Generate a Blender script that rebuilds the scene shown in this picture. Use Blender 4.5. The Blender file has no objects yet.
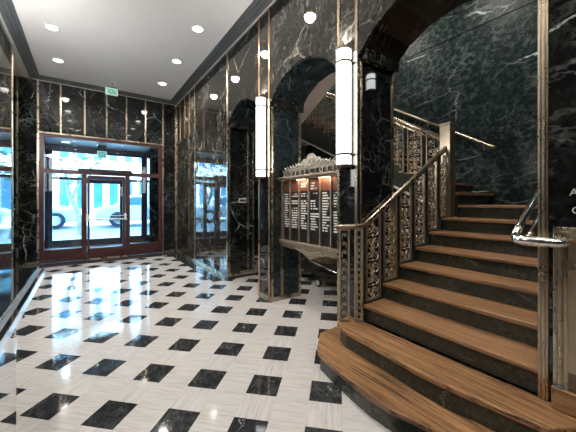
import bpy, bmesh, math, random
from mathutils import Vector, Matrix
random.seed(7)
C = bpy.context.scene.collection
PI = math.pi
S2 = math.sqrt(.5)
# ------------------------------------------------------------------ materials
def newmat(name):
    m = bpy.data.materials.new(name); m.use_nodes = True
    nt = m.node_tree; nt.nodes.clear()
    out = nt.nodes.new('ShaderNodeOutputMaterial')
    bs = nt.nodes.new('ShaderNodeBsdfPrincipled')
    nt.links.new(bs.outputs[0], out.inputs[0])
    return m, nt, bs
def N(nt, kind, **kw):
    n = nt.nodes.new(kind)
    for k, v in kw.items(): setattr(n, k, v)
    return n
def val(nt, op, a, b=None, c=None, clamp=False):
    n = N(nt, 'ShaderNodeMath', operation=op); n.use_clamp = clamp
    for i, x in enumerate((a, b, c)):
        if x is None: continue
        if isinstance(x, (int, float)): n.inputs[i].default_value = x
        else: nt.links.new(x, n.inputs[i])
    return n.outputs[0]
def vop(nt, op, a, b=None, scale=None):
    n = N(nt, 'ShaderNodeVectorMath', operation=op)
    for i, x in enumerate((a, b)):
        if x is None: continue
        if isinstance(x, (tuple, list)): n.inputs[i].default_value = x
        else: nt.links.new(x, n.inputs[i])
    if scale is not None:
        if isinstance(scale, (int, float)): n.inputs['Scale'].default_value = scale
        else: nt.links.new(scale, n.inputs['Scale'])
    return n.outputs[0]
def noise(nt, vec, scale, detail=4, rough=.55, dist=0., color=False):
    n = N(nt, 'ShaderNodeTexNoise'); nt.links.new(vec, n.inputs['Vector'])
    n.inputs['Scale'].default_value = scale; n.inputs['Detail'].default_value = detail
    n.inputs['Roughness'].default_value = rough; n.inputs['Distortion'].default_value = dist
    return n.outputs['Color' if color else 'Fac']
def mixc(nt, fac, a, b):
    n = N(nt, 'ShaderNodeMix', data_type='RGBA')
    if isinstance(fac, (int, float)): n.inputs[0].default_value = fac
    else: nt.links.new(fac, n.inputs[0])
    for i, x in ((6, a), (7, b)):
        if isinstance(x, (tuple, list)): n.inputs[i].default_value = (*x[:3], 1)
        else: nt.links.new(x, n.inputs[i])
    return n.outputs[2]
def ramp(nt, fac, lo, hi, a=0., b=1.):
    n = N(nt, 'ShaderNodeMapRange'); n.clamp = True
    nt.links.new(fac, n.inputs[0])
    for i, x in enumerate((lo, hi, a, b)): n.inputs[i + 1].default_value = x
    return n.outputs[0]
def posvec(nt, seed_scale=13.7):
    tc = N(nt, 'ShaderNodeNewGeometry').outputs['Position']
    at = N(nt, 'ShaderNodeAttribute', attribute_name='seed').outputs['Fac']
    cmb = N(nt, 'ShaderNodeCombineXYZ')
    for i, k in enumerate((1., .61, .37)):
        nt.links.new(val(nt, 'MULTIPLY', at, seed_scale * k), cmb.inputs[i])
    return vop(nt, 'ADD', tc, cmb.outputs[0])
def veins(nt, vec, scale, warp, width):
    # angular crack-like veins: edges of stretched, roughened cells
    w = vop(nt, 'SUBTRACT', noise(nt, vec, scale * 2.2, 6, .7, color=True), (.5, .5, .5))
    v = vop(nt, 'ADD', vec, vop(nt, 'SCALE', w, scale=warp))
    n = N(nt, 'ShaderNodeTexVoronoi', feature='DISTANCE_TO_EDGE'); nt.links.new(v, n.inputs['Vector']); n.inputs['Scale'].default_value = scale
    return ramp(nt, n.outputs['Distance'], width, 0.)
def marble_color(nt, vec, dark, cloud, vein, amount=1., scale=1., streak=0.):
    cl = ramp(nt, noise(nt, vec, 1.7 * scale, 6, .65), .40, .72)
    fine = ramp(nt, noise(nt, vec, 17 * scale, 6, .75, .4), .47, .74)
    col = mixc(nt, val(nt, 'MULTIPLY_ADD', cl, .75, .15), dark, mixc(nt, fine, dark, cloud))
    rot = N(nt, 'ShaderNodeVectorRotate', rotation_type='EULER_XYZ'); nt.links.new(vec, rot.inputs['Vector']); rot.inputs['Rotation'].default_value = (.6, .75, .5)
    sv = vop(nt, 'MULTIPLY', rot.outputs[0], (1., .38, .8))
    mask = ramp(nt, noise(nt, vec, 1.3 * scale, 4), .53, .62)
    mask2 = ramp(nt, noise(nt, vop(nt, 'ADD', vec, (5, 3, 8)), 2. * scale, 4), .53, .66)
    v1 = val(nt, 'MULTIPLY', veins(nt, sv, 1.3 * scale, .22, .012), mask)
    v2 = val(nt, 'MULTIPLY', veins(nt, vop(nt, 'ADD', sv, (9, 2, 4)), 3.6 * scale, .13, .028), mask2)
    v3 = val(nt, 'MULTIPLY', veins(nt, vop(nt, 'ADD', sv, (1, 7, 2)), 12. * scale, .06, .12), ramp(nt, noise(nt, vec, 3. * scale, 4), .48, .66))
    tot = val(nt, 'ADD', val(nt, 'ADD', v1, val(nt, 'MULTIPLY', v2, .34)), val(nt, 'MULTIPLY', v3, .15))
    if streak:
        st = vop(nt, 'MULTIPLY', vop(nt, 'ADD', vec, vop(nt, 'SCALE', vop(nt, 'SUBTRACT', noise(nt, vec, 1.6, 3, color=True), (.5, .5, .5)), scale=.5)), (6., 7., 1.9))
        tot = val(nt, 'ADD', tot, val(nt, 'MULTIPLY', val(nt, 'MULTIPLY', ramp(nt, noise(nt, st, 2.6, 7, .75, .5), .52, .68), ramp(nt, noise(nt, vec, 1.4, 3), .4, .6)), streak))
    return mixc(nt, val(nt, 'MULTIPLY', tot, amount, clamp=True), col, vein)
def marble(name, dark, cloud, vein, amount=1., scale=1., rough=.05, ior=1.55, spec=.5, streak=0.):
    m, nt, bs = newmat(name)
    nt.links.new(marble_color(nt, posvec(nt), dark, cloud, vein, amount, scale, streak), bs.inputs['Base Color'])
    bs.inputs['Roughness'].default_value = rough; bs.inputs['IOR'].default_value = ior
    bs.inputs['Specular IOR Level'].default_value = spec
    return m
def plain(name, col, rough=.5, metal=0., spec=.5, bump=0., var=.0, vscale=8.):
    m, nt, bs = newmat(name)
    vec = posvec(nt)
    f = noise(nt, vec, vscale, 5, .6)
    if var:
        dark = tuple(c * (1 - var) for c in col); lite = tuple(min(1, c * (1 + var)) for c in col)
        nt.links.new(mixc(nt, ramp(nt, f, .3, .7), dark, lite), bs.inputs['Base Color'])
    else: bs.inputs['Base Color'].default_value = (*col, 1)
    nt.links.new(ramp(nt, f, .2, .8, max(0, rough * .8), min(1, rough * 1.2)), bs.inputs['Roughness'])
    bs.inputs['Metallic'].default_value = metal; bs.inputs['Specular IOR Level'].default_value = spec
    if bump:
        b = N(nt, 'ShaderNodeBump'); b.inputs['Strength'].default_value = bump; b.inputs['Distance'].default_value = .004
        nt.links.new(noise(nt, vec, vscale * 6, 3), b.inputs['Height']); nt.links.new(b.outputs[0], bs.inputs['Normal'])
    return m
def emit(name, col, strength):
    m, nt, bs = newmat(name)
    bs.inputs['Base Color'].default_value = (*col, 1)
    bs.inputs['Emission Color'].default_value = (*col, 1); bs.inputs['Emission Strength'].default_value = strength
    return m
def glass(name, tint, refl=.5):
    m = bpy.data.materials.new(name); m.use_nodes = True
    nt = m.node_tree; nt.nodes.clear()
    out = N(nt, 'ShaderNodeOutputMaterial'); tr = N(nt, 'ShaderNodeBsdfTransparent'); gl = N(nt, 'ShaderNodeBsdfGlossy')
    tr.inputs[0].default_value = (*tint, 1); gl.inputs['Roughness'].default_value = .01
    fr = N(nt, 'ShaderNodeFresnel'); fr.inputs[0].default_value = 1.45
    mx = N(nt, 'ShaderNodeMixShader')
    nt.links.new(fr.outputs[0], mx.inputs[0]); nt.links.new(tr.outputs[0], mx.inputs[1]); nt.links.new(gl.outputs[0], mx.inputs[2])
    nt.links.new(mx.outputs[0], out.inputs[0])
    return m
def wood(name, light, dark, axis='y', rough=.35, wear=.5, scale=1.):
    m, nt, bs = newmat(name)
    vec = posvec(nt)
    wv = vop(nt, 'SUBTRACT', noise(nt, vec, 2.5, 2, color=True), (.5, .5, .5)); vec = vop(nt, 'ADD', vec, vop(nt, 'SCALE', wv, scale=.02))
    def st(a, b): return vop(nt, 'MULTIPLY', vec, {'y': (a, b, a), 'x': (b, a, a), 'z': (a, a, b)}[axis])
    g = noise(nt, st(75 * scale, 2.2 * scale), 1., 6, .7, .3); g2 = noise(nt, st(28 * scale, 1.1), 1., 4, .6)
    plank = noise(nt, st(10, .4), 1., 2)
    col = mixc(nt, ramp(nt, plank, .35, .65), light, tuple(c * .70 for c in light))
    col = mixc(nt, val(nt, 'MULTIPLY', ramp(nt, g2, .50, .66), wear * .7), col, tuple(a * .5 + b * .5 for a, b in zip(light, dark)))
    col = mixc(nt, val(nt, 'MULTIPLY', ramp(nt, g, .51, .60), wear), col, dark)
    sx = N(nt, 'ShaderNodeSeparateXYZ'); nt.links.new(vec, sx.inputs[0])
    fr = val(nt, 'FRACT', val(nt, 'DIVIDE', sx.outputs[0 if axis != 'x' else 1], .058))
    col = mixc(nt, val(nt, 'MULTIPLY', val(nt, 'LESS_THAN', fr, .07), .6 * wear), col, dark)
    hi = ramp(nt, noise(nt, vop(nt, 'ADD', st(60 * scale, 2.), (4, 9, 2)), 1., 5, .65), .54, .63)
    col = mixc(nt, val(nt, 'MULTIPLY', hi, wear * .6), col, tuple(min(1, c * k) for c, k in zip(light, (1.7, 1.8, 2.))))
    nt.links.new(col, bs.inputs['Base Color'])
    nt.links.new(ramp(nt, g, .3, .7, rough * .75, rough * 1.3), bs.inputs['Roughness'])
    b = N(nt, 'ShaderNodeBump'); b.inputs['Strength'].default_value = .35; b.inputs['Distance'].default_value = .004
    nt.links.new(g, b.inputs['Height']); nt.links.new(b.outputs[0], bs.inputs['Normal'])
    return m

M = {}
M['marble'] = marble('black_marble', (.004, .005, .005), (.060, .070, .066), (.50, .55, .52), .85, 1.1, .035, 1.6)
M['marble_upper'] = marble('black_marble_upper', (.013, .012, .010), (.12, .108, .088), (.50, .46, .38), .75, 1.3, .035, 1.62, streak=1.)
M['marble_green'] = marble('green_marble', (.011, .017, .019), (.070, .095, .100), (.40, .48, .47), .5, 1.2, .12)
M['marble_hall'] = marble('hall_green_marble', (.007, .013, .013), (.15, .205, .19), (.48, .56, .53), .95, .8, .3, 1.5, .1)
M['marble_soffit'] = marble('soffit_marble', (.006, .006, .005), (.035, .035, .030), (.3, .32, .3), .4, 1.2, .22, 1.35)
M['marble_riser'] = marble('riser_marble', (.026, .030, .023), (.13, .135, .10), (.3, .3, .22), .5, 1.8, .15)
M['brass'] = plain('aged_brass', (.50, .42, .31), .28, 1., var=.15, vscale=5)
M['brass_warm'] = plain('copper_brass', (.60, .38, .22), .3, 1., var=.12, vscale=5)
M['bronze'] = plain('bronze_scrollwork', (.42, .35, .26), .45, .75, var=.25, vscale=20)
M['bronze_newel'] = plain('worn_bronze_post', (.27, .23, .17), .4, .8, var=.2, vscale=10)
M['bronze_dark'] = plain('dark_bronze', (.16, .13, .09), .35, .9, var=.25, vscale=14)
M['bronze_pale'] = plain('pale_carved_bronze', (.62, .57, .48), .45, .6, var=.2, vscale=25)
M['steel'] = plain('polished_steel', (.80, .79, .76), .16, 1., var=.05)
M['nickel_panel'] = plain('worn_nickel', (.46, .37, .25), .3, .9, var=.22, vscale=4)
M['paint'] = plain('ceiling_paint', (.80, .785, .76), .7, var=.02, vscale=3)
M['cream'] = plain('cream_plaster', (.72, .66, .56), .7, var=.04, vscale=3)
M['plaster'] = plain('beige_plaster', (.76, .66, .59), .7, var=.05, vscale=4)
M['cornice'] = plain('dark_grey_cornice', (.105, .115, .115), .45, var=.12, vscale=6)
M['cornice_lip'] = plain('cornice_lip', (.55, .54, .5), .45)
M['maroon'] = plain('oxblood_frame', (.060, .020, .018), .32, var=.25, vscale=6)
M['maroon_dark'] = plain('dark_plum_frame', (.035, .018, .028), .35, var=.2, vscale=6)
M['black'] = plain('black_satin', (.012, .012, .013), .4, var=.2)
M['black_gloss'] = plain('polished_black_stone', (.008, .009, .011), .05, 0, .6, var=.2)
M['satin'] = plain('satin_aluminium', (.82, .81, .79), .5, .4)
M['mirror'] = plain('mirror_polished_metal', (.70, .68, .65), .03, 1.)
M['white'] = plain('white_plastic', (.8, .8, .78), .4)
M['letter'] = plain('white_lettering', (.8, .8, .78), .5)
M['wood'] = wood('oak_tread', (.33, .175, .080), (.07, .032, .012), 'y', .36, .7)
M['wood_worn'] = wood('worn_oak_tread', (.34, .175, .075), (.04, .018, .008), 'y', .42, 1., .8)
M['wood_panel'] = wood('wood_panel', (.30, .20, .12), (.08, .05, .03), 'z', .4, .6)
M['lamp'] = emit('frosted_lamp_glass', (.93, .97, 1.), 6.)
M['downlight'] = emit('downlight_lens', (1., .96, .9), 14.)
M['warm_lamp'] = emit('warm_lamp', (1., .66, .42), 3.)
M['exit_green'] = emit('exit_green', (.03, .45, .30), .55)
M['exit_white'] = emit('exit_face', (.75, .82, .79), .35)
M['glass'] = glass('clear_pane', (.86, .95, 1.))
M['pale_wall'] = plain('pale_render', (.72, .76, .8), .8, var=.06, vscale=2)
M['road'] = plain('pale_street', (.60, .60, .6), .8, var=.06, vscale=2)
M['pave'] = plain('pale_pavement', (.72, .72, .7), .8, var=.05, vscale=3)
M['win_blue'] = plain('blue_window_glass', (.06, .22, .38), .15, 0, .5, var=.3, vscale=.6)
M['car_white'] = plain('white_car_paint', (.75, .78, .8), .15, var=.02)
M['car_blue'] = plain('blue_car_paint', (.08, .2, .4), .15, var=.05)
M['tyre'] = plain('tyre_rubber', (.02, .03, .06), .7)
M['leaf'] = plain('pale_leaves', (.16, .34, .22), .6, var=.4, vscale=4)
M['bark'] = plain('pale_bark', (.5, .46, .4), .8, var=.3, vscale=8, bump=.3)
M['vest_floor'] = plain('vestibule_stone', (.5, .5, .5), .4, var=.1, vscale=4)
M['soffit'] = plain('vestibule_soffit', (.55, .60, .66), .5, var=.05)
M['copper_panel'] = plain('copper_header', (.20, .09, .055), .45, .3, var=.2)

def printed(name, row, back=(.012, .012, .013)):
    m, nt, bs = newmat(name)
    sp = N(nt, 'ShaderNodeSeparateXYZ'); nt.links.new(N(nt, 'ShaderNodeNewGeometry').outputs['Position'], sp.inputs[0])
    sd = N(nt, 'ShaderNodeAttribute', attribute_name='seed').outputs['Fac']
    zz = val(nt, 'DIVIDE', sp.outputs[2], row); r, f = val(nt, 'FLOOR', zz), val(nt, 'FRACT', zz)
    def wn(*xs):
        c = N(nt, 'ShaderNodeCombineXYZ')
        for i, x in enumerate(xs): nt.links.new(x, c.inputs[i])
        w = N(nt, 'ShaderNodeTexWhiteNoise'); nt.links.new(c.outputs[0], w.inputs['Vector']); return w.outputs['Value']
    rnd = wn(r, sd)
    ink = val(nt, 'GREATER_THAN', wn(r, val(nt, 'FLOOR', val(nt, 'DIVIDE', sp.outputs[1], .022)), sd), .10)
    tl = val(nt, 'LESS_THAN', f, .52)
    n = N(nt, 'ShaderNodeMath', operation='MULTIPLY'); 
    ge = N(nt, 'ShaderNodeSeparateXYZ'); nt.links.new(N(nt, 'ShaderNodeTexCoord').outputs['Generated'], ge.inputs[0])
    keep = val(nt, 'MULTIPLY', val(nt, 'GREATER_THAN', rnd, .08), val(nt, 'MULTIPLY', val(nt, 'GREATER_THAN', ge.outputs[1], val(nt, 'MULTIPLY_ADD', wn(sd, r), .5, .02)), val(nt, 'LESS_THAN', ge.outputs[1], .93)))
    tot = val(nt, 'MULTIPLY', val(nt, 'MULTIPLY', ink, tl), keep)
    nt.links.new(mixc(nt, tot, back, (.85, .85, .82)), bs.inputs['Base Color']); bs.inputs['Roughness'].default_value = .35
    return m
M['header_print'] = printed('header_lines', .035, (.20, .09, .055))
M['print'] = printed('white_name_lines', .033)
# floor: travertine with an inlaid grid of black marble squares laid at 45 degrees
def floor_material():
    m, nt, bs = newmat('travertine_floor')
    pos = N(nt, 'ShaderNodeNewGeometry').outputs['Position']
    sp = N(nt, 'ShaderNodeSeparateXYZ'); nt.links.new(pos, sp.inputs[0])
    x, y = sp.outputs[0], sp.outputs[1]
    P, B, OU, OV = .48055, .23752, -2.1243, 2.0822
    u = val(nt, 'MULTIPLY', val(nt, 'SUBTRACT', x, y), S2); v = val(nt, 'MULTIPLY', val(nt, 'ADD', x, y), S2)
    a = val(nt, 'DIVIDE', val(nt, 'SUBTRACT', u, OU), P); b = val(nt, 'DIVIDE', val(nt, 'SUBTRACT', v, OV), P)
    ia, ib = val(nt, 'FLOOR', a), val(nt, 'FLOOR', b)
    fa, fb = val(nt, 'FRACT', a), val(nt, 'FRACT', b)
    ua, ub = val(nt, 'LESS_THAN', fa, B / P), val(nt, 'LESS_THAN', fb, B / P)
    sq = val(nt, 'MULTIPLY', ua, ub)
    border = val(nt, 'MAXIMUM', val(nt, 'GREATER_THAN', y, 8.22),
                 val(nt, 'MULTIPLY', val(nt, 'GREATER_THAN', x, 1.88), val(nt, 'MULTIPLY', val(nt, 'GREATER_THAN', y, 5.0), val(nt, 'LESS_THAN', x, 2.3))))
    border = val(nt, 'MAXIMUM', border, val(nt, 'LESS_THAN', x, -.78))
    black = val(nt, 'MAXIMUM', sq, border)
    # streaks run along the strip each tile belongs to
    cu = N(nt, 'ShaderNodeCombineXYZ'); cv = N(nt, 'ShaderNodeCombineXYZ')
    nt.links.new(val(nt, 'MULTIPLY', u, 3.), cu.inputs[0]); nt.links.new(val(nt, 'MULTIPLY', v, 46.), cu.inputs[1]); nt.links.new(ia, cu.inputs[2])
    nt.links.new(val(nt, 'MULTIPLY', u, 46.), cv.inputs[0]); nt.links.new(val(nt, 'MULTIPLY', v, 3.), cv.inputs[1]); nt.links.new(ib, cv.inputs[2])
    su, sv = noise(nt, cu.outputs[0], 1., 5, .65), noise(nt, cv.outputs[0], 1., 5, .65)
    st = N(nt, 'ShaderNodeMix', data_type='FLOAT'); nt.links.new(ua, st.inputs[0]); nt.links.new(su, st.inputs[2]); nt.links.new(sv, st.inputs[3])
    streak = ramp(nt, st.outputs[0], .42, .72)
    big = ramp(nt, noise(nt, pos, 1.6, 3), .3, .7)
    trav = mixc(nt, streak, (.64, .61, .585), (.43, .40, .375))
    trav = mixc(nt, val(nt, 'MULTIPLY', big, .35), trav, (.54, .52, .505))
    pits = ramp(nt, noise(nt, pos, 80, 3), .64, .72)
    trav = mixc(nt, val(nt, 'MULTIPLY', pits, .7), trav, (.25, .2, .17))
    # joints
    def joint(f):
        d1 = val(nt, 'ABSOLUTE', val(nt, 'SUBTRACT', f, B / P)); d2 = val(nt, 'MINIMUM', f, val(nt, 'SUBTRACT', 1., f))
        return val(nt, 'LESS_THAN', val(nt, 'MINIMUM', d1, d2), .005)
    jn = val(nt, 'MAXIMUM', val(nt, 'MULTIPLY', joint(fa), ub), val(nt, 'MULTIPLY', joint(fb), 1.))
    trav = mixc(nt, val(nt, 'MULTIPLY', jn, .3), trav, (.4, .36, .32))
    off = N(nt, 'ShaderNodeCombineXYZ')
    nt.links.new(val(nt, 'MULTIPLY', ia, 3.7), off.inputs[0]); nt.links.new(val(nt, 'MULTIPLY', ib, 5.3), off.inputs[1]); nt.links.new(val(nt, 'MULTIPLY_ADD', ia, 1.9, ib), off.inputs[2])
    mv = vop(nt, 'ADD', pos, off.outputs[0])
    blk = marble_color(nt, mv, (.022, .024, .027), (.10, .105, .11), (.5, .52, .5), .8, 2.2)
    nt.links.new(mixc(nt, black, trav, blk), bs.inputs['Base Color'])
    r = N(nt, 'ShaderNodeMix', data_type='FLOAT'); nt.links.new(black, r.inputs[0]); r.inputs[2].default_value = .09; r.inputs[3].default_value = .06
    nt.links.new(r.outputs[0], bs.inputs['Roughness'])
    bs.inputs['IOR'].default_value = 1.5
    return m
M['floor'] = floor_material()

# ------------------------------------------------------------------ mesh building
class MB:
    def __init__(s): s.bm = bmesh.new(); s.lay = s.bm.faces.layers.float.new('seed'); s.seed = random.random() * 9
    def _tag(s, faces, seed):
        for f in faces: f[s.lay] = s.seed if seed is None else seed
    def box(s, x0, x1, y0, y1, z0, z1, seed=None):
        v = [s.bm.verts.new((x, y, z)) for x in (x0, x1) for y in (y0, y1) for z in (z0, z1)]
        q = ((0, 1, 3, 2), (4, 6, 7, 5), (0, 4, 5, 1), (2, 3, 7, 6), (0, 2, 6, 4), (1, 5, 7, 3))
        s._tag([s.bm.faces.new([v[i] for i in f]) for f in q], seed); return s
    def prism(s, poly, axis, a, b, seed=None):
        def pt(p, t):
            if axis == 'x': return (t, p[0], p[1])
            if axis == 'y': return (p[0], t, p[1])
            return (p[0], p[1], t)
        A = [s.bm.verts.new(pt(p, a)) for p in poly]; Bv = [s.bm.verts.new(pt(p, b)) for p in poly]
        n = len(poly); fs = [s.bm.faces.new(A), s.bm.faces.new(Bv[::-1])]
        for i in range(n): fs.append(s.bm.faces.new((A[i], Bv[i], Bv[(i + 1) % n], A[(i + 1) % n])))
        s._tag(fs, seed); return s
    def tube(s, pts, r, n=8, cap=True, smooth=True):
        pts = [Vector(p) for p in pts]; rings = []
        m = len(pts); nrm = None
        for i, p in enumerate(pts):
            d = (pts[min(i + 1, m - 1)] - pts[max(i - 1, 0)]).normalized()
            if nrm is None:
                nrm = d.orthogonal().normalized()
            nrm = (nrm - d * nrm.dot(d))
            nrm = nrm.normalized() if nrm.length > 1e-6 else d.orthogonal().normalized()
            bn = d.cross(nrm); rr = r[i] if isinstance(r, (list, tuple)) else r
            rings.append([s.bm.verts.new(p + (nrm * math.cos(2 * PI * k / n + PI / n) + bn * math.sin(2 * PI * k / n + PI / n)) * rr) for k in range(n)])
        fs = []
        for a, b in zip(rings, rings[1:]):
            for k in range(n):
                f = s.bm.faces.new((a[k], a[(k + 1) % n], b[(k + 1) % n], b[k])); f.smooth = smooth and n > 5; fs.append(f)
        if cap: fs += [s.bm.faces.new(rings[0][::-1]), s.bm.faces.new(rings[-1])]
        s._tag(fs, None); return s
    def lathe(s, prof, cx, cy, n=24, axis='z', cap=True):
        rings = []
        for r, h in prof:
            ring = []
            for k in range(n):
                a = 2 * PI * k / n; c, d = math.cos(a) * r, math.sin(a) * r
                p = (cx + c, cy + d, h) if axis == 'z' else ((cx + c, h, cy + d) if axis == 'y' else (h, cx + c, cy + d))
                ring.append(s.bm.verts.new(p))
            rings.append(ring)
        fs = []
        for a, b in zip(rings, rings[1:]):
            for k in range(n):
                f = s.bm.faces.new((a[k], a[(k + 1) % n], b[(k + 1) % n], b[k])); f.smooth = True; fs.append(f)
        if cap: fs += [s.bm.faces.new(rings[0][::-1]), s.bm.faces.new(rings[-1])]
        s._tag(fs, None); return s
    def blob(s, c, r, sub=2, jit=0.):
        res = bmesh.ops.create_icosphere(s.bm, subdivisions=sub, radius=1.)
        vs = res['verts']
        for v in vs:
            k = 1 + random.uniform(-jit, jit)
            v.co = Vector((v.co.x * r[0] * k + c[0], v.co.y * r[1] * k + c[1], v.co.z * r[2] * k + c[2]))
        for v in vs:
            for f in v.link_faces: f.smooth = jit < .05; f[s.lay] = s.seed
        return s
    def build(s, name, mat, parent=None, bevel=0., kind=None, label=None):
        bmesh.ops.recalc_face_normals(s.bm, faces=s.bm.faces)
        me = bpy.data.meshes.new(name); o = bpy.data.objects.new(name, me); C.objects.link(o)
        if parent is not None:
            L = Vector((0, 0, 0)); p = parent
            while p is not None: L += p.location; p = p.parent
            bmesh.ops.translate(s.bm, verts=s.bm.verts, vec=-L); o.parent = parent
        else:
            co = [v.co for v in s.bm.verts]
            cx = (min(c.x for c in co) + max(c.x for c in co)) / 2; cy = (min(c.y for c in co) + max(c.y for c in co)) / 2; cz = min(c.z for c in co)
            o.location = (cx, cy, cz); bmesh.ops.translate(s.bm, verts=s.bm.verts, vec=(-cx, -cy, -cz))
        s.bm.to_mesh(me); s.bm.free(); me.materials.append(mat if not isinstance(mat, str) else M[mat])
        if bevel:
            md = o.modifiers.new('bevel', 'BEVEL'); md.width = bevel; md.segments = 2; md.limit_method = 'ANGLE'
        if kind: o['kind'] = kind
        if label: o['label'] = label
        return o
def thing(name, label, cat, loc, group=None):
    o = bpy.data.objects.new(name, None); C.objects.link(o); o.location = loc; o.empty_display_size = .1
    o['label'] = label; o['category'] = cat
    if group: o['group'] = group
    return o
def frame_thing(name, loc):
    o = bpy.data.objects.new(name, None); C.objects.link(o); o.location = loc; o['kind'] = 'structure'; o.empty_display_size = .1
    return o
def tag(o, label, cat, group=None, kind=None):
    o['label'] = label; o['category'] = cat
    if group: o['group'] = group
    if kind: o['kind'] = kind
    return o
def struct(name, mb, mat, bevel=0.): return mb.build(name, mat, None, bevel, 'structure')
def dup(root, loc, label=None, group=None):
    r = root.copy(); C.objects.link(r); r.location = loc
    if label: r['label'] = label
    if group: r['group'] = group
    for ch in list(root.children):
        c = ch.copy(); C.objects.link(c); c.parent = r
        for g in ch.children:
            d = g.copy(); C.objects.link(d); d.parent = c
    return r
def text_mesh(txt, size, depth, extrude_name):
    cu = bpy.data.curves.new(extrude_name, 'FONT'); cu.body = txt; cu.size = size; cu.extrude = depth; cu.align_x = 'CENTER'
    tmp = bpy.data.objects.new('tmp', cu); C.objects.link(tmp)
    bpy.context.view_layer.update()
    me = bpy.data.meshes.new_from_object(tmp.evaluated_get(bpy.context.evaluated_depsgraph_get()))
    bpy.data.objects.remove(tmp); bpy.data.curves.remove(cu)
    return me
def text_obj(name, txt, size, depth, mat, parent, world, rot, sx=1.):
    me = text_mesh(txt, size, depth, name); me.materials.clear(); me.materials.append(M[mat])
    me.transform(Matrix.Diagonal((sx, 1, 1, 1)))
    me.transform(rot.to_4x4() if hasattr(rot, 'to_4x4') else rot)
    o = bpy.data.objects.new(name, me); C.objects.link(o)
    if parent is not None:
        o.parent = parent; o.location = Vector(world) - parent.location
    else: o.location = world
    return o
ROT_FRONT = Matrix.Rotation(PI / 2, 4, 'X')                                   # reads from -Y
ROT_SIDE = Matrix.Rotation(-PI / 2, 4, 'Z') @ Matrix.Rotation(PI / 2, 4, 'X')   # reads from -X

XW, XL, YS, ZT, ZC = 2.17, -1.07, 8.75, 4.27, 4.33      # right wall, left wall, storefront wall, wall top, ceiling
YB = -3.0
# ------------------------------------------------------------------ room shell
struct('floor', MB().box(-2.4, 5.1, YB, 8.75, -.12, 0), 'floor')
struct('ceiling', MB().box(XL, XW, YB, YS, ZC, ZC + .15), 'paint')
struct('ceiling_side_bay', MB().box(-2.4, XL - .001, 7.0, YS, ZT, ZT + .15), 'cream')
# front wall around the entrance opening
OPX0, OPX1, OPZ = -.885, 1.785, 3.06
w = MB()
UP = [-.90, -.49, -.02, .44, .89, 1.35, 1.80]
w.box(-2.4, -1.27, YS, YS + .3, 0, ZT + .2, 1.3); w.box(-1.27, -.885, YS, YS + .3, 0, ZT + .2, 2.7)
for i in range(6):
    a = UP[i] if i else OPX0; b = UP[i + 1] if i < 5 else OPX1
    w.box(a, b, YS, YS + .3, OPZ, ZT + .2, 3.1 + i * 1.7)
w.box(1.785, 2.72, YS, YS + .3, 0, ZT + .2, 17.9)
struct('wall_front', w, 'marble')
# right wall: piers and spandrels over three arches
def arch(y0, y1, spring, rise, n=6):
    c, h = (y0 + y1) / 2, (y1 - y0) / 2; R = (h * h + rise * rise) / (2 * rise); a0 = math.asin(h / R)
    return [(c + R * math.sin(-a0 + 2 * a0 * i / n), spring + rise - R + R * math.cos(-a0 + 2 * a0 * i / n)) for i in range(n + 1)]
T = .55
w = MB()
struct('wall_right_near', MB().box(XW, XW + T, YB, .51, 0, ZC + .1, 21.3), 'marble')
w.box(XW, XW + T, 1.885, 2.156, 2.88, ZC + .1, 5.35)
w.box(XW, XW + T, 3.52, 3.84, 2.88, ZC + .1, 6.15)
struct('wall_right_stair_pier', MB().box(XW, XW + T, 1.885, 2.156, 0, 2.88, 5.35), 'marble'); struct('wall_right_lamp_pier', MB().box(XW, XW + T, 3.52, 3.84, 0, 2.88, 6.65), 'marble')
w.box(XW, XW + T, 5.02, 7.0, 0, ZC + .1, 8.85)
w.box(XW, XW + T, 7.0, YS, 0, ZC + .1, 31.1)
ARCH = [(.51, 1.885, 2.88, .34), (2.156, 3.52, 2.87, .34), (3.84, 5.02, 2.88, .31)]
for i, (y0, y1, sp, ri) in enumerate(ARCH):
    w.prism(arch(y0, y1, sp, ri)[::1] + [(y1, ZC + .1), (y0, ZC + .1)], 'x', XW, XW + T, 40.2 + 3.3 * i)
struct('wall_right', w, 'marble_upper')
# darker polished facing on the jambs and soffits
for i, (y0, y1, sp, ri) in enumerate(ARCH):
    j = MB(); pts = arch(y0, y1, sp, ri); inn = arch(y0 + .012, y1 - .012, sp - .004, ri - .012)
    sf = MB()
    for k in range(len(pts) - 1):
        sf.prism([pts[k], pts[k + 1], inn[k + 1], inn[k]], 'x', XW + .012, XW + T + .004, 50 + i * 9 + k * 1.3)
    j.box(XW + .012, XW + T + .004, y0, y0 + .012, 0, sp - .02, 61.5 + i); j.box(XW + .012, XW + T + .004, y1 - .012, y1, 0, sp - .02, 66.5 + i)
    struct('trim_%d' % (40 + i), j, ('marble', 'marble_green', 'marble')[i]); struct('trim_%d' % (45 + i), sf, ('marble_soffit', 'marble_green', 'marble_green')[i])
    for q, (ya, yb) in enumerate(((y0 + .012, y0 + .075), (y1 - .075, y1 - .012))):
        struct('trim_%d' % (50 + 2 * i + q), MB().box(XW + .035, XW + T + .02, ya, yb, sp - .05, sp + .10, 71 + i + q), 'marble_upper', .006)
# polished lower facing of piers towards the lobby
pf = [(5.04, 6.98, 0.02, ZT - .0), (7.02, 8.74, .02, 3.10)]
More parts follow.
